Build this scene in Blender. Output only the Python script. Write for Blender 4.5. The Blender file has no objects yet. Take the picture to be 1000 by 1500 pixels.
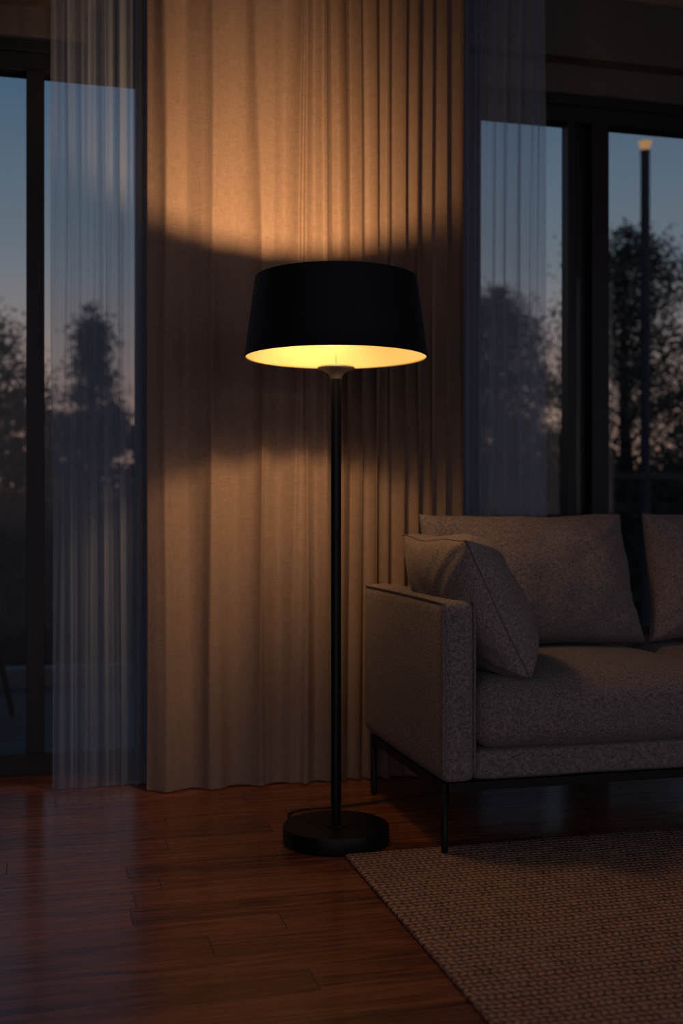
import bpy, bmesh, math, random
from mathutils import Vector, Matrix, noise, Euler
random.seed(7)
scene = bpy.context.scene
col = scene.collection
scene.view_settings.view_transform = 'Standard'
scene.view_settings.look = 'None'
TH = math.radians(14.5)

# ---------------------------------------------------------------- helpers
def link(o):
    col.objects.link(o); return o
def empty(name, loc, label, category, **kw):
    e = bpy.data.objects.new(name, None); e.empty_display_size = 0.1
    e.location = loc; link(e)
    e["label"] = label; e["category"] = category
    for k, v in kw.items(): e[k] = v
    return e
def mesh_obj(name, verts, faces, mat, parent=None, smooth=True, loc=None, sharp=None):
    me = bpy.data.meshes.new(name)
    me.from_pydata([tuple(v) for v in verts], [], faces)
    me.validate(); me.update()
    bm = bmesh.new(); bm.from_mesh(me)
    bmesh.ops.recalc_face_normals(bm, faces=bm.faces)
    bm.to_mesh(me); bm.free()
    if smooth:
        me.polygons.foreach_set("use_smooth", [True]*len(me.polygons))
        if sharp: me.set_sharp_from_angle(angle=math.radians(sharp))
    if mat: me.materials.append(mat)
    o = bpy.data.objects.new(name, me); link(o)
    if parent: o.parent = parent
    if loc is not None: o.location = loc
    return o
def structure(o, label, category="room"):
    o["kind"] = "structure"; o["label"] = label; o["category"] = category
    return o
def boxes_mesh(boxlist, bevel=0.0):
    bm = bmesh.new()
    for (x0,x1,y0,y1,z0,z1) in boxlist:
        m = Matrix.Translation(((x0+x1)/2,(y0+y1)/2,(z0+z1)/2)) @ Matrix.Diagonal((x1-x0,y1-y0,z1-z0,1))
        r = bmesh.ops.create_cube(bm, size=1.0, matrix=m)
        if bevel > 0:
            es = set()
            for v in r['verts']:
                for e in v.link_edges: es.add(e)
            bmesh.ops.bevel(bm, geom=list(es), offset=bevel, segments=2, affect='EDGES', profile=0.6)
    bm.verts.index_update()
    V = [v.co.copy() for v in bm.verts]; F = [[v.index for v in f.verts] for f in bm.faces]
    bm.free()
    return V, F
def box_obj(name, boxlist, mat, parent=None, bevel=0.0):
    V, F = boxes_mesh(boxlist, bevel)
    return mesh_obj(name, V, F, mat, parent, smooth=False)
def lathe(profile, n=96, closed=False):
    V, F = [], []
    for (r, z) in profile:
        for i in range(n):
            a = 2*math.pi*i/n
            V.append(Vector((r*math.cos(a), r*math.sin(a), z)))
    m = len(profile)
    rng = range(m) if closed else range(m-1)
    for j in rng:
        k = (j+1) % m
        for i in range(n):
            F.append([j*n+i, j*n+(i+1)%n, k*n+(i+1)%n, k*n+i])
    if not closed:
        if profile[0][0] > 1e-5: F.append(list(range(n)))
        if profile[-1][0] > 1e-5: F.append([ (m-1)*n+i for i in range(n)])
    return V, F
def tube(pts, radii, n=10, closed=False):
    pts = [Vector(p) for p in pts]; N = len(pts)
    if not isinstance(radii, (list, tuple)): radii = [radii]*N
    V, F = [], []
    up = Vector((0.13,0.21,0.97)).normalized()
    prev = None
    for i, p in enumerate(pts):
        if closed: t = (pts[(i+1)%N]-pts[i-1])
        else: t = pts[min(i+1,N-1)]-pts[max(i-1,0)]
        t.normalize()
        if prev is None:
            a = t.cross(up)
            if a.length < 0.1: a = t.cross(Vector((1,0,0)))
        else:
            a = prev - t*prev.dot(t)
        a.normalize(); prev = a
        b = t.cross(a)
        for k in range(n):
            th = 2*math.pi*k/n
            V.append(p + (a*math.cos(th)+b*math.sin(th))*radii[i])
    rng = N if closed else N-1
    for i in range(rng):
        j = (i+1) % N
        for k in range(n):
            F.append([i*n+k, i*n+(k+1)%n, j*n+(k+1)%n, j*n+k])
    if not closed:
        F.append(list(range(n))); F.append([(N-1)*n+k for k in range(n)])
    return V, F
def catmull(P, sub=10, closed=False):
    P = [Vector(p) for p in P]; out = []; n = len(P)
    segs = n if closed else n-1
    for i in range(segs):
        if closed: p0,p1,p2,p3 = P[i-1],P[i],P[(i+1)%n],P[(i+2)%n]
        else: p0,p1,p2,p3 = P[max(i-1,0)],P[i],P[i+1],P[min(i+2,n-1)]
        for s in range(sub):
            t = s/sub
            out.append(0.5*((2*p1)+(-p0+p2)*t+(2*p0-5*p1+4*p2-p3)*t*t+(-p0+3*p1-3*p2+p3)*t**3))
    if not closed: out.append(P[-1])
    return out
def soft_box(hx, hy, hz, r, bulge=(0,0,0), n=20, wob=0.0, seed=0):
    """rounded, slightly puffed upholstery block centred at the origin"""
    bm = bmesh.new()
    bmesh.ops.create_cube(bm, size=2.0)
    bmesh.ops.subdivide_edges(bm, edges=bm.edges[:], cuts=n, use_grid_fill=True)
    h = Vector((hx,hy,hz))
    for v in bm.verts:
        p = v.co.copy()
        q = [0,0,0]
        for a in range(3):
            s = p[a]; q[a] = math.sin(s*math.pi/2)
        P = Vector((q[0]*hx,q[1]*hy,q[2]*hz))
        inner = Vector([max(-(h[a]-r), min(h[a]-r, P[a])) for a in range(3)])
        d = P-inner
        if d.length > 1e-9:
            P = inner + d.normalized()*r
        u = [P[a]/h[a] for a in range(3)]
        for a in range(3):
            b, c = (a+1)%3, (a+2)%3
            P[a] += u[a]*bulge[a]*(1-u[b]**2)*(1-u[c]**2)
        if wob:
            nn = noise.noise(P*5+Vector((seed*3.1,0,0)))
            P += P.normalized()*nn*wob
        v.co = P
    bm.verts.index_update()
    V = [v.co.copy() for v in bm.verts]; F = [[v.index for v in f.verts] for f in bm.faces]
    bm.free(); return V, F
def pillow(w, h, t, power=0.55, pinch=0.06, n=40, wob=0.006, seed=0, taper=0.0, corner=0.05, back=1.0):
    """x=width, z=height, y=thickness. returns verts, faces, perimeter"""
    V, F = [], []; idx = {}
    def P(i, j, s):
        u = -1+2*i/n; v = -1+2*j/n
        uu = math.sin(u*math.pi/2)*0.7+u*0.3; vv = math.sin(v*math.pi/2)*0.7+v*0.3
        cc = 1-corner*abs(uu*vv)**4
        x = w/2*uu*(1-pinch*(1-vv*vv))*(1-taper*vv)*cc; z = h/2*vv*(1-pinch*(1-uu*uu))*cc
        f = max(0,(1-abs(uu)**2.4)*(1-abs(vv)**2.4))**power
        q = Vector((x*4+seed*7.3, z*4, s*2.0))
        y = s*t/2*f*(1-0.14*vv)*(back if s < 0 else 1.0) + wob*noise.noise(q)*f**0.5*2 + s*wob*0.9*noise.noise(q*2.4)*f**0.5
        cr = abs(uu*vv)
        y += s*0.006*math.sin((abs(uu)-abs(vv))*18+seed)*cr*f**0.3
        z += 0.012*noise.noise(Vector((x*6+seed, 3.0, v)))*abs(vv)
        x += 0.010*noise.noise(Vector((z*6+seed, 9.0, u)))*abs(uu)
        return Vector((x, y, z))
    for s in (1,-1):
        for i in range(n+1):
            for j in range(n+1):
                edge = i in (0,n) or j in (0,n)
                if s == -1 and edge: idx[(s,i,j)] = idx[(1,i,j)]; continue
                idx[(s,i,j)] = len(V); V.append(P(i,j,s))
    for s in (1,-1):
        for i in range(n):
            for j in range(n):
                F.append([idx[(s,i,j)],idx[(s,i+1,j)],idx[(s,i+1,j+1)],idx[(s,i,j+1)]])
    per = [V[idx[(1,i,0)]] for i in range(n)] + [V[idx[(1,n,j)]] for j in range(n)] + \
          [V[idx[(1,n-i,n)]] for i in range(n)] + [V[idx[(1,0,n-j)]] for j in range(n)]
    return V, F, per

# ---------------------------------------------------------------- materials
def mat(name):
    m = bpy.data.materials.new(name); m.use_nodes = True
    nt = m.node_tree; b = nt.nodes["Principled BSDF"]
    return m, nt, b
def N(nt, t, **kw):
    n = nt.nodes.new(t)
    for k, v in kw.items(): setattr(n, k, v)
    return n
def math_n(nt, op, a, b=None):
    n = nt.nodes.new("ShaderNodeMath"); n.operation = op
    for i, x in enumerate((a, b)):
        if x is None: continue
        if isinstance(x, (int, float)): n.inputs[i].default_value = x
        else: nt.links.new(x, n.inputs[i])
    return n.outputs[0]
def simple(name, color, rough=0.5, metal=0.0, spec=0.5, noise_amt=0.15, nscale=12, bump=0.0, bscale=60):
    m, nt, b = mat(name)
    tc = N(nt,"ShaderNodeTexCoord"); nz = N(nt,"ShaderNodeTexNoise"); nz.inputs["Scale"].default_value = nscale
    nz.inputs["Detail"].default_value = 4
    nt.links.new(tc.outputs["Object"], nz.inputs["Vector"])
    cr = N(nt,"ShaderNodeValToRGB")
    c0 = [c*(1-noise_amt) for c in color]; c1 = [min(1,c*(1+noise_amt)) for c in color]
    cr.color_ramp.elements[0].position = 0.3; cr.color_ramp.elements[1].position = 0.7
    cr.color_ramp.elements[0].color = (*c0,1); cr.color_ramp.elements[1].color = (*c1,1)
    nt.links.new(nz.outputs["Fac"], cr.inputs[0]); nt.links.new(cr.outputs[0], b.inputs["Base Color"])
    b.inputs["Roughness"].default_value = rough; b.inputs["Metallic"].default_value = metal
    b.inputs["Specular IOR Level"].default_value = spec
    if bump:
        n2 = N(nt,"ShaderNodeTexNoise"); n2.inputs["Scale"].default_value = bscale
        nt.links.new(tc.outputs["Object"], n2.inputs["Vector"])
        bp = N(nt,"ShaderNodeBump"); bp.inputs["Strength"].default_value = bump; bp.inputs["Distance"].default_value = 0.002
        nt.links.new(n2.outputs["Fac"], bp.inputs["Height"]); nt.links.new(bp.outputs[0], b.inputs["Normal"])
    return m
def fabric(name, color, dark, scale=300, bump=0.5):
    """melange cloth: crossed stretched yarn noise, no regular grid"""
    m, nt, b = mat(name)
    tc = N(nt,"ShaderNodeTexCoord")
    outs = []
    for sc_ in ((scale, scale*0.28, scale*0.28), (scale*0.28, scale*0.28, scale), (scale*0.28, scale, scale*0.28)):
        mp = N(nt,"ShaderNodeMapping"); mp.inputs["Scale"].default_value = sc_
        nt.links.new(tc.outputs["Object"], mp.inputs[0])
        nz = N(nt,"ShaderNodeTexNoise"); nz.inputs["Scale"].default_value = 1.0; nz.inputs["Detail"].default_value = 1
        nt.links.new(mp.outputs[0], nz.inputs["Vector"]); outs.append(nz.outputs["Fac"])
    s = math_n(nt,'MULTIPLY', math_n(nt,'ADD', math_n(nt,'ADD', outs[0], outs[1]), outs[2]), 1/3)
    cr = N(nt,"ShaderNodeValToRGB")
    cr.color_ramp.elements[0].position = 0.36; cr.color_ramp.elements[1].position = 0.64
    cr.color_ramp.elements[0].color = (*dark,1); cr.color_ramp.elements[1].color = (*color,1)
    nt.links.new(s, cr.inputs[0]); nt.links.new(cr.outputs[0], b.inputs["Base Color"])
    b.inputs["Roughness"].default_value = 0.95; b.inputs["Specular IOR Level"].default_value = 0.12
    b.inputs["Sheen Weight"].default_value = 0.10
    bp = N(nt,"ShaderNodeBump"); bp.inputs["Strength"].default_value = bump; bp.inputs["Distance"].default_value = 0.003
    nt.links.new(s, bp.inputs["Height"]); nt.links.new(bp.outputs[0], b.inputs["Normal"])
    return m
M_sofa = fabric("sofa_fabric", (0.27,0.222,0.212), (0.085,0.070,0.068), 420, 0.6)
M_pillow = fabric("pillow_fabric", (0.30,0.248,0.236), (0.10,0.082,0.079), 460, 0.5)
M_pipe = simple("piping_fabric", (0.13,0.108,0.102), 0.9)
M_black = simple("black_lamp_metal", (0.005,0.005,0.006), 0.42, 0.0, 0.22, 0.1)
M_shade = simple("black_shade_fabric", (0.006,0.0065,0.010), 0.6, 0.0, 0.2, 0.1, 40, 0.15, 500)
M_gold = simple("shade_gold_lining", (0.22,0.175,0.075), 0.6, 0.0, 0.1, 0.03)
M_steel = simple("brushed_steel_socket", (0.42,0.38,0.31), 0.42, 0.5, 0.5, 0.1)
M_leg = simple("black_leg_metal", (0.007,0.007,0.008), 0.5, 0.0, 0.25)
M_frame = simple("dark_window_frame", (0.010,0.011,0.014), 0.45, 0.0, 0.3)
M_wall = simple("dark_plaster", (0.10,0.088,0.082), 0.9, 0, 0.2, 0.08, 6, 0.2, 120)
M_ceil = simple("ceiling_plaster", (0.34,0.31,0.29), 0.9, 0, 0.2, 0.05, 4)
M_cord = simple("black_cord", (0.01,0.01,0.01), 0.5)

def emission(name, color, s):
    m = bpy.data.materials.new(name); m.use_nodes = True; nt = m.node_tree
    nt.nodes.clear(); e = N(nt,"ShaderNodeEmission"); o = N(nt,"ShaderNodeOutputMaterial")
    e.inputs[0].default_value = (*color,1); e.inputs[1].default_value = s
    nt.links.new(e.outputs[0], o.inputs[0]); return m
def diffuser_mat():
    m = bpy.data.materials.new("glowing_diffuser"); m.use_nodes = True; nt = m.node_tree
    nt.nodes.clear(); e = N(nt,"ShaderNodeEmission"); o = N(nt,"ShaderNodeOutputMaterial")
    t = N(nt,"ShaderNodeBsdfTransparent"); mx = N(nt,"ShaderNodeMixShader")
    tc = N(nt,"ShaderNodeTexCoord"); nz = N(nt,"ShaderNodeTexNoise"); nz.inputs["Scale"].default_value = 6
    nt.links.new(tc.outputs["Object"], nz.inputs["Vector"])
    cr = N(nt,"ShaderNodeValToRGB")
    cr.color_ramp.elements[0].color = (0.86,0.54,0.14,1); cr.color_ramp.elements[1].color = (1.0,0.66,0.19,1)
    nt.links.new(nz.outputs["Fac"], cr.inputs[0]); nt.links.new(cr.outputs[0], e.inputs[0])
    e.inputs[1].default_value = 0.95; mx.inputs[0].default_value = 0.6
    nt.links.new(t.outputs[0], mx.inputs[1]); nt.links.new(e.outputs[0], mx.inputs[2]); nt.links.new(mx.outputs[0], o.inputs[0])
    return m
M_diff = diffuser_mat()

def glass_mat():
    m = bpy.data.materials.new("window_glass"); m.use_nodes = True; nt = m.node_tree
    nt.nodes.clear(); o = N(nt,"ShaderNodeOutputMaterial")
    t = N(nt,"ShaderNodeBsdfTransparent"); t.inputs[0].default_value = (0.90,0.93,0.95,1)
    g = N(nt,"ShaderNodeBsdfGlossy"); g.inputs["Roughness"].default_value = 0.02
    fr = N(nt,"ShaderNodeFresnel"); fr.inputs[0].default_value = 1.25
    mx = N(nt,"ShaderNodeMixShader")
    nt.links.new(fr.outputs[0], mx.inputs[0]); nt.links.new(t.outputs[0], mx.inputs[1]); nt.links.new(g.outputs[0], mx.inputs[2])
    nt.links.new(mx.outputs[0], o.inputs[0]); return m
M_glass = glass_mat()

def curtain_mat():
    m, nt, b = mat("curtain_linen")
    tc = N(nt,"ShaderNodeTexCoord")
    mp = N(nt,"ShaderNodeMapping"); mp.inputs["Scale"].default_value = (420,420,40)
    mp2 = N(nt,"ShaderNodeMapping"); mp2.inputs["Scale"].default_value = (30,30,420)
    n1 = N(nt,"ShaderNodeTexNoise"); n2 = N(nt,"ShaderNodeTexNoise")
    for n_ in (n1,n2): n_.inputs["Scale"].default_value = 1.0; n_.inputs["Detail"].default_value = 2
    nt.links.new(tc.outputs["Object"], mp.inputs[0]); nt.links.new(tc.outputs["Object"], mp2.inputs[0])
    nt.links.new(mp.outputs[0], n1.inputs["Vector"]); nt.links.new(mp2.outputs[0], n2.inputs["Vector"])
    s = math_n(nt,'MULTIPLY', math_n(nt,'ADD', n1.outputs["Fac"], n2.outputs["Fac"]), 0.5)
    cr = N(nt,"ShaderNodeValToRGB")
    cr.color_ramp.elements[0].position = 0.35; cr.color_ramp.elements[1].position = 0.65
    cr.color_ramp.elements[0].color = (0.245,0.180,0.142,1); cr.color_ramp.elements[1].color = (0.355,0.268,0.215,1)
    nt.links.new(s, cr.inputs[0]); nt.links.new(cr.outputs[0], b.inputs["Base Color"])
    b.inputs["Roughness"].default_value = 0.95; b.inputs["Specular IOR Level"].default_value = 0.1
    bp = N(nt,"ShaderNodeBump"); bp.inputs["Strength"].default_value = 0.22; bp.inputs["Distance"].default_value = 0.001
    nt.links.new(s, bp.inputs["Height"]); nt.links.new(bp.outputs[0], b.inputs["Normal"])
    tr = N(nt,"ShaderNodeBsdfTranslucent"); tr.inputs[0].default_value = (0.40,0.27,0.18,1)
    mx = N(nt,"ShaderNodeMixShader"); mx.inputs[0].default_value = 0.20
    o = nt.nodes["Material Output"]
    nt.links.new(b.outputs[0], mx.inputs[1]); nt.links.new(tr.outputs[0], mx.inputs[2]); nt.links.new(mx.outputs[0], o.inputs[0])
    return m
M_curtain = curtain_mat()

def sheer_mat():
    m = bpy.data.materials.new("sheer_voile"); m.use_nodes = True; nt = m.node_tree
    nt.nodes.clear(); o = N(nt,"ShaderNodeOutputMaterial")
    t = N(nt,"ShaderNodeBsdfTransparent"); t.inputs[0].default_value = (0.88,0.91,0.95,1)
    d = N(nt,"ShaderNodeBsdfDiffuse"); d.inputs[0].default_value = (0.46,0.57,0.78,1)
    tl = N(nt,"ShaderNodeBsdfTranslucent"); tl.inputs[0].default_value = (0.72,0.80,0.92,1)
    m1 = N(nt,"ShaderNodeMixShader"); m1.inputs[0].default_value = 0.45
    nt.links.new(d.outputs[0], m1.inputs[1]); nt.links.new(tl.outputs[0], m1.inputs[2])
    lw = N(nt,"ShaderNodeLayerWeight"); lw.inputs[0].default_value = 0.5
    f = math_n(nt,'ADD', math_n(nt,'MULTIPLY', math_n(nt,'POWER', lw.outputs["Facing"], 1.5), 0.68), 0.29)
    m2 = N(nt,"ShaderNodeMixShader")
    nt.links.new(f, m2.inputs[0]); nt.links.new(t.outputs[0], m2.inputs[1]); nt.links.new(m1.outputs[0], m2.inputs[2])
    nt.links.new(m2.outputs[0], o.inputs[0]); return m
M_sheer = sheer_mat()

def wood_mat(name, c0, c1, cdark, L, H, seam, rough, coat, spec=0.4):
    """planks running along x; random butt joints per row"""
    m, nt, b = mat(name)
    tc = N(nt,"ShaderNodeTexCoord"); sp = N(nt,"ShaderNodeSeparateXYZ"); nt.links.new(tc.outputs["Object"], sp.inputs[0])
    X, Y = sp.outputs[0], sp.outputs[1]
    v = math_n(nt,'DIVIDE', math_n(nt,'ADD', Y, 20.0), H)
    row = math_n(nt,'FLOOR', v)
    wn = N(nt,"ShaderNodeTexWhiteNoise"); wn.noise_dimensions = '1D'; nt.links.new(row, wn.inputs["W"])
    u = math_n(nt,'ADD', math_n(nt,'DIVIDE', math_n(nt,'ADD', X, 20.0), L), math_n(nt,'MULTIPLY', wn.outputs["Value"], 9.0))
    pid = math_n(nt,'FLOOR', u)
    cb = N(nt,"ShaderNodeCombineXYZ"); nt.links.new(row, cb.inputs[0]); nt.links.new(pid, cb.inputs[1])
    w2 = N(nt,"ShaderNodeTexWhiteNoise"); w2.noise_dimensions = '3D'; nt.links.new(cb.outputs[0], w2.inputs["Vector"])
    fv, fu = math_n(nt,'FRACT', v), math_n(nt,'FRACT', u)
    dv = math_n(nt,'MULTIPLY', math_n(nt,'MINIMUM', fv, math_n(nt,'SUBTRACT', 1.0, fv)), H)
    du = math_n(nt,'MULTIPLY', math_n(nt,'MINIMUM', fu, math_n(nt,'SUBTRACT', 1.0, fu)), L)
    dist = math_n(nt,'MINIMUM', dv, du)
    mr = N(nt,"ShaderNodeMapRange"); mr.inputs["From Min"].default_value = seam*0.4; mr.inputs["From Max"].default_value = seam
    mr.inputs["To Min"].default_value = 1.0; mr.inputs["To Max"].default_value = 0.0
    nt.links.new(dist, mr.inputs["Value"]); seamf = mr.outputs[0]
    sc = N(nt,"ShaderNodeVectorMath"); sc.operation = 'SCALE'; nt.links.new(w2.outputs["Color"], sc.inputs[0]); sc.inputs["Scale"].default_value = 10.0
    ad = N(nt,"ShaderNodeVectorMath"); ad.operation = 'ADD'; nt.links.new(tc.outputs["Object"], ad.inputs[0]); nt.links.new(sc.outputs[0], ad.inputs[1])
    mp = N(nt,"ShaderNodeMapping"); mp.inputs["Scale"].default_value = (2.4,38,38)
    nt.links.new(ad.outputs[0], mp.inputs[0])
    gr = N(nt,"ShaderNodeTexNoise"); gr.inputs["Scale"].default_value = 1.6; gr.inputs["Detail"].default_value = 7; gr.inputs["Distortion"].default_value = 1.0
    nt.links.new(mp.outputs[0], gr.inputs["Vector"])
    s = math_n(nt,'ADD', math_n(nt,'MULTIPLY', w2.outputs["Value"], 0.18), math_n(nt,'MULTIPLY', gr.outputs["Fac"], 1.0))
    cr = N(nt,"ShaderNodeValToRGB")
    cr.color_ramp.elements[0].position = 0.36; cr.color_ramp.elements[1].position = 0.86
    cr.color_ramp.elements[0].color = (*c0,1); cr.color_ramp.elements[1].color = (*c1,1)
    nt.links.new(s, cr.inputs[0])
    mx = N(nt,"ShaderNodeMix", data_type='RGBA')
    nt.links.new(seamf, mx.inputs[0]); nt.links.new(cr.outputs[0], mx.inputs[6]); mx.inputs[7].default_value = (*cdark,1)
    nt.links.new(mx.outputs[2], b.inputs["Base Color"])
    rr = math_n(nt,'ADD', math_n(nt,'MULTIPLY', gr.outputs["Fac"], 0.16), rough-0.08)
    rr = math_n(nt,'ADD', rr, math_n(nt,'MULTIPLY', seamf, 0.3))
    nt.links.new(rr, b.inputs["Roughness"])
    b.inputs["Specular IOR Level"].default_value = spec
    b.inputs["Coat Weight"].default_value = coat; b.inputs["Coat Roughness"].default_value = 0.14
    bp = N(nt,"ShaderNodeBump"); bp.inputs["Strength"].default_value = 0.5; bp.inputs["Distance"].default_value = 0.0016
    hh = math_n(nt,'SUBTRACT', math_n(nt,'MULTIPLY', gr.outputs["Fac"], 0.18), seamf)
    nt.links.new(hh, bp.inputs["Height"]); nt.links.new(bp.outputs[0], b.inputs["Normal"])
    return m
M_floor = wood_mat("cherry_planks", (0.085,0.025,0.013), (0.43,0.145,0.064), (0.016,0.006,0.003), 1.25, 0.105, 0.0014, 0.27, 0.20)
M_deck = wood_mat("deck_planks", (0.04,0.042,0.046), (0.09,0.085,0.085), (0.01,0.01,0.01), 3.0, 0.12, 0.004, 0.6, 0.0, 0.2)

def rug_mat():
    m, nt, b = mat("woven_jute")
    tc = N(nt,"ShaderNodeTexCoord"); sp = N(nt,"ShaderNodeSeparateXYZ")
    nzd = N(nt,"ShaderNodeTexNoise"); nzd.inputs["Scale"].default_value = 9; nt.links.new(tc.outputs["Object"], nzd.inputs["Vector"])
    add = N(nt,"ShaderNodeVectorMath"); add.operation = 'MULTIPLY_ADD'
    nt.links.new(nzd.outputs["Color"], add.inputs[0]); add.inputs[1].default_value = (0.026,0.026,0); nt.links.new(tc.outputs["Object"], add.inputs[2])
    nt.links.new(add.outputs[0], sp.inputs[0])
    X, Y = sp.outputs[0], sp.outputs[1]
    row = math_n(nt,'DIVIDE', math_n(nt,'ADD', Y, 50.0), 0.0185)
    alt = math_n(nt,'SUBTRACT', math_n(nt,'MULTIPLY', math_n(nt,'MODULO', math_n(nt,'FLOOR', row), 2.0), 2.0), 1.0)
    fr = math_n(nt,'SUBTRACT', math_n(nt,'FRACT', row), 0.5)
    slant = math_n(nt,'MULTIPLY', math_n(nt,'MULTIPLY', fr, alt), 1.7)
    a = math_n(nt,'ABSOLUTE', math_n(nt,'SINE', math_n(nt,'MULTIPLY', row, math.pi)))
    c = math_n(nt,'ABSOLUTE', math_n(nt,'SINE', math_n(nt,'ADD', math_n(nt,'MULTIPLY', X, math.pi/0.0165), slant)))
    hgt = math_n(nt,'MULTIPLY', math_n(nt,'POWER', a, 0.45), math_n(nt,'ADD', math_n(nt,'MULTIPLY', math_n(nt,'POWER', c, 0.6), 0.7), 0.3))
    nz = N(nt,"ShaderNodeTexNoise"); nz.inputs["Scale"].default_value = 110; nz.inputs["Detail"].default_value = 3
    nt.links.new(tc.outputs["Object"], nz.inputs["Vector"])
    n3 = N(nt,"ShaderNodeTexNoise"); n3.inputs["Scale"].default_value = 25; n3.inputs["Detail"].default_value = 2
    nt.links.new(tc.outputs["Object"], n3.inputs["Vector"])
    h2 = math_n(nt,'ADD', hgt, math_n(nt,'MULTIPLY', math_n(nt,'SUBTRACT', nz.outputs["Fac"], 0.5), 0.8))
    h2 = math_n(nt,'ADD', h2, math_n(nt,'MULTIPLY', math_n(nt,'SUBTRACT', n3.outputs["Fac"], 0.5), 0.6))
    cr = N(nt,"ShaderNodeValToRGB")
    cr.color_ramp.elements[0].position = 0.1; cr.color_ramp.elements[1].position = 1.0
    cr.color_ramp.elements[0].color = (0.10,0.058,0.044,1); cr.color_ramp.elements[1].color = (0.58,0.36,0.27,1)
    nt.links.new(h2, cr.inputs[0]); nt.links.new(cr.outputs[0], b.inputs["Base Color"])
    b.inputs["Roughness"].default_value = 0.95; b.inputs["Specular IOR Level"].default_value = 0.1
    bp = N(nt,"ShaderNodeBump"); bp.inputs["Strength"].default_value = 0.9; bp.inputs["Distance"].default_value = 0.008
    nt.links.new(h2, bp.inputs["Height"]); nt.links.new(bp.outputs[0], b.inputs["Normal"])
    return m
M_rug = rug_mat()

M_leaf = simple("haze_tinted_leaves", (0.052,0.060,0.060), 0.8, 0, 0.1, 0.3, 3)  # base colour lightened to stand in for haze in the air
M_leaf2 = simple("dark_needles", (0.042,0.052,0.058), 0.8, 0, 0.1, 0.3, 3)
M_far = simple("haze_tinted_far_leaves", (0.055,0.060,0.070), 0.9, 0, 0.05, 0.3, 1)  # distance haze is mixed into this leaf colour
M_hedge = simple("dark_hedge_leaves", (0.026,0.031,0.030), 0.9, 0, 0.05, 0.4, 8)
M_bark = simple("bark", (0.04,0.037,0.037), 0.9, 0, 0.1, 0.3, 20)
M_ground = simple("dark_lawn", (0.02,0.026,0.02), 0.95, 0, 0.1, 0.4, 2)
M_rail = simple("railing_metal", (0.012,0.013,0.017), 0.5, 0, 0.4)
M_post = simple("lamp_post_metal", (0.022,0.028,0.038), 0.7, 0, 0.2)
M_kerb = simple("stone_kerb", (0.14,0.15,0.16), 0.8)
M_rattan = simple("dark_rattan", (0.012,0.009,0.008), 0.8, 0, 0.1, 0.3, 60, 0.4, 200)

# ---------------------------------------------------------------- room shell
W = 3.95
CH = 2.81
XL, XR, YB = -2.6, 4.6, -0.7
structure(box_obj("floor", [(XL,XR,YB,W+0.12,-0.1,0)], M_floor), "glossy reddish cherry wood plank floor", "floor")
structure(box_obj("ceiling", [(XL,XR,YB,W+0.12,CH,CH+0.1)], M_ceil), "plain matte plaster ceiling in shadow", "ceiling")
WL1, WR0 = 0.325, 1.53
FT = 2.46   # window head
GT = 2.36   # glass top
structure(box_obj("wall_back", [(WL1,WR0,W,W+0.12,0,CH),(XL,WL1,W,W+0.12,FT,CH),(WR0,XR,W,W+0.12,FT,CH)], M_wall),
          "dark plaster wall between tall windows", "wall")
structure(box_obj("wall_left", [(XL-0.1,XL,YB,W+0.12,-0.1,CH+0.1)], M_wall), "dark plaster side wall", "wall")
structure(box_obj("wall_right", [(XR,XR+0.1,YB,W+0.12,-0.1,CH+0.1)], M_wall), "dark plaster side wall", "wall")
structure(box_obj("trim_1", [(XL,XR,W-0.07,W,2.575,CH)], M_wall), "boxed plaster header above the windows", "trim")

def window(name, x0, x1, mulls, label):
    y0, y1 = W-0.0, W+0.08
    bx = [(x0,x1,y0,y1,GT,FT),(x0,x1,y0,y1,0.0,0.075),(x0,x0+0.025,y0,y1,0.075,GT),(x1-0.03,x1,y0,y1,0.075,GT)]
    bx += [(x0,x1,y0-0.015,y0,2.42,FT)]
    for (a,b,proud) in mulls:
        bx.append((a,b,y0-proud,y1-0.02,0.075,GT))
    o = box_obj(name, bx, M_frame, bevel=0.003)
    structure(o, label, "window")
    box_obj("glass_pane", [(x0+0.02,x1-0.03,W+0.038,W+0.044,0.07,GT+0.005)], M_glass, parent=o)
    return o
window("window_1", XL, WL1, [(-0.0675,-0.0086,0.012),(-1.35,-1.29,0.012)], "tall black framed sliding glass door")
window("window_2", WR0, XR, [(1.907,1.940,0.0),(1.940,2.0,-0.04),(2.0,2.070,0.012),(3.35,3.42,0.012)], "tall black framed sliding glass door")

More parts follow.
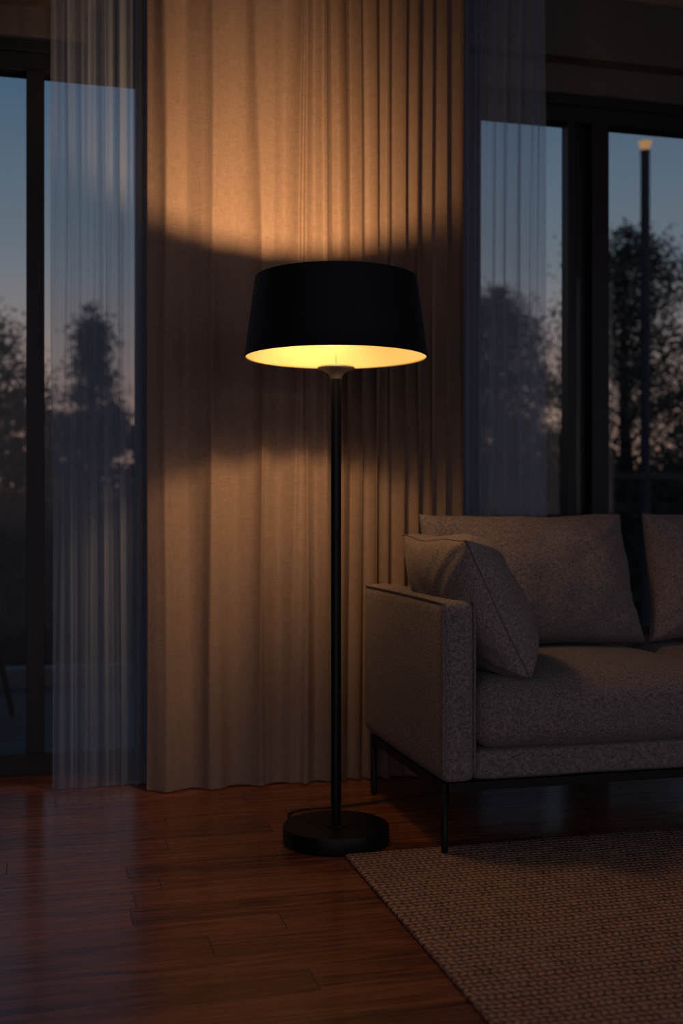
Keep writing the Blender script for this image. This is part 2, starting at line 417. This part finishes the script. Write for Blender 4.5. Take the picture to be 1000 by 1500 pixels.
# ---------------------------------------------------------------- curtains
def drape(name, x0, x1, ybase, z0, z1, freqf, ampf, sharpf, cols, rows, material, seed, parent=None, minor=0.0, mfreq=14, irr=1.1):
    V, F = [], []
    ph = [0.0]
    for i in range(cols):
        s = (i+0.5)/cols
        ph.append(ph[-1] + freqf(s)*(x1-x0)/cols*math.pi*2)
    for j in range(rows+1):
        tz = j/rows; z = z0+(z1-z0)*tz
        for i in range(cols+1):
            s = i/cols; x = x0+(x1-x0)*s
            zz = z*0.9
            dphi = irr*noise.noise(Vector((s*6+seed, zz*0.4, 1.3))) + 0.4*irr*noise.noise(Vector((s*20, zz*0.9, seed)))
            p = (ph[i]+dphi)*0.5
            a = ampf(s)*(0.72+0.85*noise.noise(Vector((p*0.8, zz*0.3, seed+5))))
            k = abs(math.sin(p))**sharpf(s)
            y = ybase + ampf(0.5)*0.5 - a*k
            y += 0.010*noise.noise(Vector((s*5, zz*0.8, seed+9)))
            y += minor*noise.noise(Vector((x*mfreq, zz*0.45, seed+15)))
            x += 0.006*noise.noise(Vector((s*4, zz*0.7, seed+2)))*(1-tz) + a*0.18*math.sin(2*p)
            V.append((x, y, z))
    for j in range(rows):
        for i in range(cols):
            a = j*(cols+1)+i
            F.append([a, a+1, a+cols+2, a+cols+1])
    return mesh_obj(name, V, F, material, parent)
def lerp(a,b,t): t=max(0,min(1,t)); return a+(b-a)*t
def sstep(e0,e1,x):
    t=max(0,min(1,(x-e0)/(e1-e0))); return t*t*(3-2*t)
c = drape("curtain", 0.305, 1.345, 3.605, 0.004, CH-0.005,
          lambda s: lerp(6.8, 20.0, sstep(0.40,0.66,s)),
          lambda s: lerp(0.056, 0.072, sstep(0.35,0.7,s)), lambda s: lerp(1.6,1.0,sstep(0.4,0.7,s)), 1300, 70, M_curtain, 3.0, minor=0.014, mfreq=15, irr=1.8)
c["label"] = "floor-length beige linen curtain with pleats lit by lamp"; c["category"] = "curtain"
c = drape("sheer_curtain", 0.015, 0.345, 3.715, 0.006, CH-0.005, lambda s: lerp(11,27,s), lambda s: lerp(0.024,0.026,s), lambda s: 1.2, 700, 40, M_sheer, 11.0, minor=0.008, mfreq=50, irr=2.2)
c["label"] = "translucent pale blue-grey voile beside the glass door"; c["category"] = "curtain"
c = drape("sheer_curtain.001", 1.315, 1.70, 3.710, 0.006, CH-0.005, lambda s: lerp(28,15,s), lambda s: lerp(0.028,0.038,s), lambda s: 1.0, 700, 40, M_sheer, 21.0, minor=0.008, mfreq=50, irr=2.0)
c["label"] = "translucent grey voile gathered behind the sofa"; c["category"] = "curtain"

# ---------------------------------------------------------------- floor lamp
LX, LY = 0.752, 2.966
lamp = empty("floor_lamp", (LX,LY,0), "tall black floor lamp with drum shade, switched on", "lamp")
V,F = lathe([(0.0,0.0),(0.139,0.0),(0.1425,0.003),(0.143,0.006),(0.143,0.040),(0.1415,0.0445),(0.138,0.046),(0.0,0.046)], 128)
o = mesh_obj("base", V, F, M_black, lamp, sharp=25)
V,F = lathe([(0.0,0.046),(0.0375,0.046),(0.0375,0.0475),(0.036,0.0485),(0.0,0.0485)], 64)
mesh_obj("base_collar", V, F, M_black, lamp, sharp=25)
V,F = lathe([(0.0125,0.048),(0.0125,0.10),(0.0140,0.102),(0.0140,1.235),(0.0135,1.238),(0.0135,1.25)], 120)
for v in V:   # vertical grooves down the extrusion
    a = math.atan2(v.y, v.x)
    for k in range(4):
        g0 = -math.pi/2-0.25+0.30+k*math.pi/2
        d = (a-g0+math.pi)%(2*math.pi)-math.pi
        if abs(d) < 0.14: v.x *= 0.84; v.y *= 0.84
o = mesh_obj("pole", V, F, M_black, lamp, sharp=30)
V,F = lathe([(0.0145,1.242),(0.017,1.250),(0.023,1.257),(0.036,1.264),(0.049,1.268),(0.0505,1.2715),(0.049,1.275),(0.0,1.277)], 64)
o = mesh_obj("socket_cup", V, F, M_steel, lamp, sharp=40); o["label"] = "brushed steel socket cup"
SB, ST, RB, RT = 1.299, 1.512, 0.246, 0.217
V,F = lathe([(RB,SB),(RB+0.001,SB+0.002)]+[(RB+(RT-RB)*t, SB+(ST-SB)*t) for t in (0.02,0.25,0.5,0.75,0.98)]+[(RT,ST),(RT-0.002,ST+0.001),(RT-0.003,ST-0.001)]
             +[(RB-0.003+(RT-RB)*t, SB+(ST-SB)*t) for t in (0.98,0.5,0.02)]+[(RB-0.003,SB-0.0005)], 160, closed=True)
sh = mesh_obj("lamp_shade", V, F, M_shade, lamp, sharp=30)
V,F = lathe([(RB-0.0035+(RT-RB)*t, SB+(ST-SB)*t) for t in (0.005,0.25,0.5,0.75,0.99)], 160)
F = [f for f in F if len(f) == 4]
o = mesh_obj("shade_lining", V, F, M_gold, sh); o["label"] = "warm gold glowing inner lining"
V,F = lathe([(0.014,1.277),(0.05,1.279),(0.11,1.284),(0.17,1.291),(0.215,1.298),(0.240,1.304)], 128)
F = [f for f in F if len(f) == 4]
o = mesh_obj("diffuser", V, F, M_diff, lamp); o["label"] = "cream-yellow glowing translucent diffuser"
V,F = lathe([(0.0012,1.277),(0.0012,1.337)], 12)
mesh_obj("bulb_stem", V, F, M_gold, lamp)
prof = [(0.0,1.336),(0.006,1.336),(0.008,1.342)] + [(0.014*math.sin(math.pi*(0.2+0.8*t)), 1.354-0.014*math.cos(math.pi*(0.2+0.8*t))) for t in [i/10 for i in range(11)]]
V,F = lathe(prof, 32)
mesh_obj("light_bulb", V, F, emission("bulb_glow",(1.0,0.66,0.28),6.0), lamp)
cp = catmull([(0.02,0.135,0.02),(-0.05,0.19,0.006),(-0.075,0.27,0.005),(-0.02,0.315,0.005),(0.08,0.325,0.005),(0.22,0.35,0.005),(0.5,0.45,0.005),(0.75,0.78,0.005)], 12)
V,F = tube(cp, 0.0032, 8)
mesh_obj("cord", V, F, M_cord, lamp)

def spot(name, loc, direction, power, color, angle, radius, blend=0.05):
    l = bpy.data.lights.new(name,'SPOT'); l.energy = power; l.color = color
    l.spot_size = math.radians(angle); l.spot_blend = blend; l.shadow_soft_size = radius
    o = bpy.data.objects.new(name, l); link(o); o.parent = lamp; o.location = loc
    o.rotation_euler = Vector(direction).to_track_quat('-Z','Y').to_euler()
    return o
WARM = (1.0,0.54,0.235)
def aim(az, el):
    a, e = math.radians(az), math.radians(el)
    return (math.sin(a)*math.cos(e), math.cos(a)*math.cos(e), math.sin(e))
spot("upward_bulb_light", (0,-0.115,1.345), aim(-3,31), 100, WARM, 78, 0.032, 1.0)
spot("downward_bulb_light", (0,-0.11,1.506), aim(-4,-38), 66, WARM, 72, 0.030, 1.0)
spot("soft_downward_bulb_light", (0,0,1.440), (0,0,-1), 24, WARM, 160, 0.06, 0.4)
spot("soft_upward_bulb_light", (0,0,1.40), (0,0,1), 6, WARM, 160, 0.03, 0.3)

# ---------------------------------------------------------------- sofa
SX0, SX1 = 0.975, 2.72
SY0, SY1 = 2.742, 3.50
sofa = empty("sofa", ((SX0+SX1)/2,(SY0+SY1)/2,0), "grey-beige upholstered sofa with slim arms, black metal legs", "sofa")
ox, oy = (SX0+SX1)/2, (SY0+SY1)/2
def part_soft(name, x0,x1,y0,y1,z0,z1, r, bulge, material, parent, n=20, wob=0, seed=0, origin=(ox,oy)):
    V,F = soft_box((x1-x0)/2,(y1-y0)/2,(z1-z0)/2, r, bulge, n, wob, seed)
    return mesh_obj(name, V, F, material, parent, loc=((x0+x1)/2-origin[0],(y0+y1)/2-origin[1],(z0+z1)/2))
def arm(x0, x1):
    a = part_soft("arm", x0,x1,SY0,SY1-0.005,0.190,0.655, 0.024, (0.005,0.004,0.004), M_sofa, sofa, 26, 0.002)
    hx,hy,hz = (x1-x0)/2,(SY1-0.005-SY0)/2,(0.655-0.19)/2
    for sx in (-1,1):
        P = catmull([(sx*(hx-0.004), -hy+0.004, -hz+0.015),(sx*(hx-0.004), -hy+0.003, 0),(sx*(hx-0.004), -hy+0.004, hz-0.03),
                     (sx*(hx-0.005), -hy+0.010, hz-0.010),(sx*(hx-0.005), -hy+0.03, hz-0.004),(sx*(hx-0.004), 0, hz-0.002),(sx*(hx-0.004), hy-0.02, hz-0.004)], 8)
        V,F = tube(P, 0.0036, 8)
        mesh_obj("piping", V, F, M_sofa, a)
AW = 0.092
arm(SX0, SX0+AW); arm(SX1-AW, SX1)
ix0, ix1 = SX0+AW+0.002, SX1-AW-0.002
part_soft("seat_base", ix0-0.001, ix1+0.001, SY0+0.012, SY1-0.02, 0.192, 0.268, 0.012, (0,0,0), M_sofa, sofa, 10)
part_soft("backrest", ix0, ix1, SY1-0.085, SY1-0.01, 0.27, 0.50, 0.03, (0,0.002,0.004), M_sofa, sofa, 14)
mid = 1.838
for (a,b,sd) in ((ix0,mid-0.003,1),(mid+0.003,ix1,2)):
    part_soft("seat_cushion", a, b, SY0-0.004, SY1-0.09, 0.270, 0.450, 0.056, (0.0,0.022,0.026), M_sofa, sofa, 30, 0.007, sd)
rz0, rz1 = 0.166, 0.189
lx0, lx1, ly0, ly1 = SX0+0.012, SX1-0.012, SY0+0.018, SY1-0.085
bx = [(lx0,lx1,ly0-0.009,ly0+0.009,rz0,rz1),(lx0,lx1,ly1-0.009,ly1+0.009,rz0,rz1),
      (lx0-0.009,lx0+0.009,ly0-0.009,ly1+0.009,rz0,rz1),(lx1-0.009,lx1+0.009,ly0-0.009,ly1+0.009,rz0,rz1)]
bx = [(a-ox,b-ox,c_-oy,d-oy,e,f) for (a,b,c_,d,e,f) in bx]
box_obj("metal_frame", bx, M_leg, sofa, 0.001)
RUGT = 0.010
for (lx,ly,z0) in ((lx0,ly0,RUGT+0.001),(lx1,ly0,RUGT+0.001),(lx0,ly1,0.0),(lx1,ly1,0.0)):
    V,F = lathe([(0.0075,z0),(0.009,z0+0.01),(0.010,rz0)], 20)
    V = [v+Vector((lx-ox,ly-oy,0)) for v in V]
    mesh_obj("leg", V, F, M_leg, sofa)

def cushion(name, w, h, t, center, rot, material, label, cat, power, pinch, seed, wob=0.006, taper=0.0, corner=0.05, back=1.0, **kw):
    V,F,per = pillow(w,h,t,power,pinch,48,wob,seed,taper,corner,back)
    o = mesh_obj(name, V, F, material)
    o.location = center; o.rotation_euler = rot
    o["label"] = label; o["category"] = cat
    for k,v in kw.items(): o[k] = v
    V,F = tube(per, 0.0022, 6, closed=True)
    mesh_obj("piping", V, F, M_pipe, o)
    return o
lean = math.radians(-12)
cushion("back_cushion", 0.72, 0.41, 0.22, (1.452,3.292,0.674), (lean,0,math.radians(1)), M_sofa,
        "plump beige back cushion behind the throw pillow", "cushion", 0.50, 0.035, 1, 0.018, 0.055, 0.0, group="sofa back cushions")
cushion("back_cushion.001", 0.72, 0.41, 0.22, (2.224,3.292,0.676), (lean,0,math.radians(-1)), M_sofa,
        "plump beige back cushion at the open end of seat", "cushion", 0.50, 0.035, 2, 0.018, 0.02, 0.0, group="sofa back cushions")
lx = Vector((0.02,-1.0,0.0)).normalized()
lz = Vector((-0.50,0.03,1.0)).normalized()
lyv = lz.cross(lx).normalized(); lz = lx.cross(lyv).normalized()
R = Matrix((lx, lyv, lz)).transposed()
p = cushion("throw_pillow", 0.49, 0.405, 0.28, (1.118,2.975,0.634), R.to_euler(), M_pillow,
        "square grey-beige throw pillow propped against the arm", "pillow", 0.42, 0.05, 5, 0.010, 0.0, 0.0, 0.70)

# ---------------------------------------------------------------- rug
V,F = soft_box(1.25,1.25,RUGT/2,RUGT/2*0.98,(0,0,0),30)
rug = mesh_obj("rug", V, F, M_rug, loc=(0.737+1.25, 2.818-1.25, RUGT/2+0.0005))
rug["label"] = "chunky woven beige jute rug under the sofa legs"; rug["category"] = "rug"

# ---------------------------------------------------------------- outside
g = box_obj("ground", [(-30,40,6.3,70,-0.6,-0.45)], M_ground); g["label"]="dark lawn beyond the balcony"; g["category"]="ground"
g = box_obj("wooden_deck", [(-5,9,W+0.13,6.3,-0.13,-0.03)], M_deck); g["label"]="dark plank terrace outside the glass doors"; g["category"]="deck"
rail = empty("balcony_railing", (2,6.15,-0.03), "dark metal terrace railing with slim posts", "railing")
box_obj("top_rail", [(-7,7,-0.03,0.03,1.10,1.14)], M_rail, rail, 0.004)
box_obj("kerb", [(-7,7,-0.06,0.06,0.0,0.10)], M_kerb, rail, 0.004)
for i in range(10):
    x = -6.9+i*1.533
    box_obj("post", [(x-0.02,x+0.02,-0.02,0.02,0.10,1.10)], M_rail, rail)

def join(A,B):
    n = len(A[0]); return (A[0]+B[0], A[1]+[[i+n for i in f] for f in B[1]])
def leaf_cloud(centers, n, spread, size, flat=0.6):
    V,F = [],[]
    for _ in range(n):
        c0,r0 = random.choice(centers)
        p = c0 + Vector((random.gauss(0,1)*r0,random.gauss(0,1)*r0,random.gauss(0,1)*r0*flat))*spread
        if p.z < 0.0: continue
        u = Vector((random.gauss(0,1),random.gauss(0,1),random.gauss(0,1))).normalized()
        v = u.cross(Vector((random.gauss(0,1),random.gauss(0,1),random.gauss(0,1)))).normalized()
        s = size*random.uniform(0.5,1.3); b = len(V)
        V += [p-u*s, p+v*s*0.45, p+u*s, p-v*s*0.45]
        F.append([b,b+1,b+2,b+3])
    return V,F
def raw_mesh(name, V, F, m, parent):
    me = bpy.data.meshes.new(name); me.from_pydata([tuple(v) for v in V],[],F); me.update(); me.materials.append(m)
    o = bpy.data.objects.new(name, me); link(o)
    if parent: o.parent = parent
    return o
def tree(x, y, h, cr, label, kind="round", leaves=7000, size=0.035, m=None):
    e = empty("tree", (x,y,-0.45), label, "tree")
    H = h+0.45
    T = tube([(0,0,0),(0.04,0.02,H*0.35),(-0.03,0,H*0.65),(0.0,0,H*0.97)], [0.10,0.08,0.05,0.012], 8)
    centers = []
    nb = 46
    for i in range(nb):
        t = ((i+0.5)/nb)**1.15
        z = H*(0.10+0.86*t)
        if kind == "cone": rad = cr*(1-t)*0.95*random.uniform(0.7,1.15)+0.06
        else: rad = cr*math.sin(math.pi*min(0.97,(0.22+0.72*t)))**0.8*random.uniform(0.45,1.1)
        a = i*2.4+random.uniform(-0.6,0.6)
        rise = 0.25*rad if kind != "cone" else -0.12*rad
        end = Vector((rad*math.cos(a), rad*math.sin(a), min(z+rise,H)))
        T = join(T, tube([(0,0,z-0.15*rad),tuple(end*0.55+Vector((0,0,z*0.45))),tuple(end)], [0.022,0.012,0.005], 5))
        for q in (0.35,0.6,0.8,1.0):
            centers.append((Vector((end.x*q,end.y*q,z+(end.z-z)*q)), 0.16+0.12*(1-q) if kind!="cone" else 0.13))
    centers.append((Vector((0,0,H)),0.07))
    raw_mesh("trunk", T[0], T[1], M_bark, e)
    V,F = leaf_cloud(centers, leaves, 1.0, size)
    raw_mesh("foliage", V, F, m or M_leaf, e)
tree(-0.66,12.9,3.05,0.80,"leafy garden tree at dusk beyond the railing","round",17000,0.030)
tree(0.62,16.6,3.75,1.05,"slim pointed conifer at dusk beyond the railing","cone",17000,0.036,M_leaf2)
tree(-3.2,14.0,3.6,1.0,"leafy garden tree at dusk beyond the railing","round",9000)
tree(6.3,11.6,4.0,1.25,"airy leafy tree near the lamp post","round",42000,0.030)
tree(6.4,15.6,4.1,1.15,"leafy garden tree at dusk beyond the railing","round",34000,0.036)
tree(4.1,13.4,2.5,0.7,"slim pointed conifer at dusk beyond the railing","cone",9000,0.04,M_leaf2)
tree(9.8,15.0,3.6,1.2,"leafy garden tree at dusk beyond the railing","round",16000,0.045)
tree(2.4,14.2,3.0,0.8,"leafy garden tree at dusk beyond the railing","round",9000)
cs = []
for i in range(1500):
    x = random.uniform(-9,17)
    top = 0.45 + 2.75 - 0.075*x + 0.55*noise.noise(Vector((x*0.55,0,1.0))) + 0.3*noise.noise(Vector((x*1.7,0,2.0)))
    cs.append((Vector((x,random.uniform(-0.6,0.6),random.uniform(0.2,top))),0.17))
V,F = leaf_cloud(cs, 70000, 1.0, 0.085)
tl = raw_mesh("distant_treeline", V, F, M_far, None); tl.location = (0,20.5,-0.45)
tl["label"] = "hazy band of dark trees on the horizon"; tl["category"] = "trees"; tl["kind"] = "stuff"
he = empty("hedge", (1,8.9,-0.45), "dense dark hedge along the garden", "hedge")
cs = []
for i in range(420):
    x = random.uniform(-7,7)
    top = 1.75+0.5*noise.noise(Vector((x*0.9,0,4.0)))
    cs.append((Vector((x,random.uniform(0.0,0.8),random.uniform(0.1,top))),0.15))
V,F = leaf_cloud(cs, 42000, 1.0, 0.040)
raw_mesh("foliage", V, F, M_hedge, he)
box_obj("hedge_core", [(-7,7,0.2,0.75,0,1.40)], M_hedge, he)

lp = empty("garden_lamp_post", (4.577,8.11,-0.45), "slim dark lamp post with glowing warm top", "lamp post")
V,F = lathe([(0.07,0),(0.06,0.1),(0.042,0.3),(0.036,4.16),(0.042,4.18)], 24); mesh_obj("post", V, F, M_post, lp)
V,F = lathe([(0.030,4.18),(0.040,4.21),(0.055,4.25),(0.0,4.255)], 24); mesh_obj("lamp_head", V, F, emission("post_lamp_glow",(1.0,0.52,0.24),0.42), lp)

ch = empty("terrace_chair", (-0.42,5.35,-0.028), "dark rattan armchair on the terrace", "chair")
ch.rotation_euler = (0,0,math.radians(25))
V,F = lathe([(0.0,0.37),(0.25,0.37),(0.27,0.39),(0.27,0.42),(0.25,0.435),(0.0,0.44)], 32); mesh_obj("seat", V, F, M_rattan, ch)
for a in (45,135,225,315):
    r = math.radians(a)
    V,F = tube([(0.29*math.cos(r),0.29*math.sin(r),0.004),(0.2*math.cos(r),0.2*math.sin(r),0.38)], [0.013,0.016], 10); mesh_obj("leg", V, F, M_rattan, ch)
hoop = [(0.31*math.cos(math.radians(a)),0.31*math.sin(math.radians(a)),0.60+0.16*max(0,math.sin(math.radians(a)))) for a in range(-20,201,8)]
B = tube(hoop, 0.015, 8)
for a in range(-16,200,12):
    r = math.radians(a)
    B = join(B, tube([(0.25*math.cos(r),0.25*math.sin(r),0.41),(0.31*math.cos(r),0.31*math.sin(r),0.60+0.16*max(0,math.sin(r)))], 0.006, 6))
mesh_obj("backrest", B[0], B[1], M_rattan, ch)

# ---------------------------------------------------------------- world: dusk sky, plus added fill from behind the camera
w = bpy.data.worlds.new("World"); scene.world = w; w.use_nodes = True
nt = w.node_tree; nt.nodes.clear()
tc = N(nt,"ShaderNodeTexCoord"); sp = N(nt,"ShaderNodeSeparateXYZ"); nt.links.new(tc.outputs["Generated"], sp.inputs[0])
cr = N(nt,"ShaderNodeValToRGB"); e = cr.color_ramp.elements
e[0].position = 0.0; e[0].color = (0.02,0.02,0.025,1)
e[1].position = 1.0; e[1].color = (0.03,0.045,0.08,1)
for p_,c_ in ((0.49,(0.04,0.034,0.036)),(0.502,(0.42,0.23,0.16)),(0.54,(0.37,0.235,0.18)),(0.57,(0.28,0.215,0.195)),(0.605,(0.165,0.19,0.215)),(0.67,(0.075,0.130,0.200)),(0.76,(0.045,0.085,0.150))):
    x = cr.color_ramp.elements.new(p_); x.color = (*c_,1)
zz = math_n(nt,'ADD', math_n(nt,'MULTIPLY', sp.outputs[2], 0.5), 0.5)
nt.links.new(zz, cr.inputs[0])
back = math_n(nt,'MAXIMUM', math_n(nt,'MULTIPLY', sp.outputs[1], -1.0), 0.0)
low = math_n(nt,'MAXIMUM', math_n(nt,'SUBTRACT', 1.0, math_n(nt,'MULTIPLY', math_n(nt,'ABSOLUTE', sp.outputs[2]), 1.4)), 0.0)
rear_fill = math_n(nt,'MULTIPLY', back, low)
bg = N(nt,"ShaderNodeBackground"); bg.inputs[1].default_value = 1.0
bg2 = N(nt,"ShaderNodeBackground"); bg2.inputs[0].default_value = (0.48,0.46,0.60,1)  # cool fill added to brighten the room from its open rear
nt.links.new(math_n(nt,'MULTIPLY', rear_fill, 0.62), bg2.inputs[1])
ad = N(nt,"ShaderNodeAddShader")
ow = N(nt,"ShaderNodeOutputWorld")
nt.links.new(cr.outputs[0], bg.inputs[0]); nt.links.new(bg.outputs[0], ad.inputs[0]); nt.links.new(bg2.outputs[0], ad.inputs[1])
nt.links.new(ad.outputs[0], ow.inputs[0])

# ---------------------------------------------------------------- camera
cam = bpy.data.cameras.new("camera"); co = bpy.data.objects.new("camera", cam); link(co)
co.location = (0,0,0.89); co.rotation_euler = (math.pi/2,0,-TH)
cam.lens = 40.0; cam.sensor_width = 36.0; cam.shift_y = -0.002
cam.dof.use_dof = True; cam.dof.focus_distance = 2.75; cam.dof.aperture_fstop = 2.4
scene.camera = co
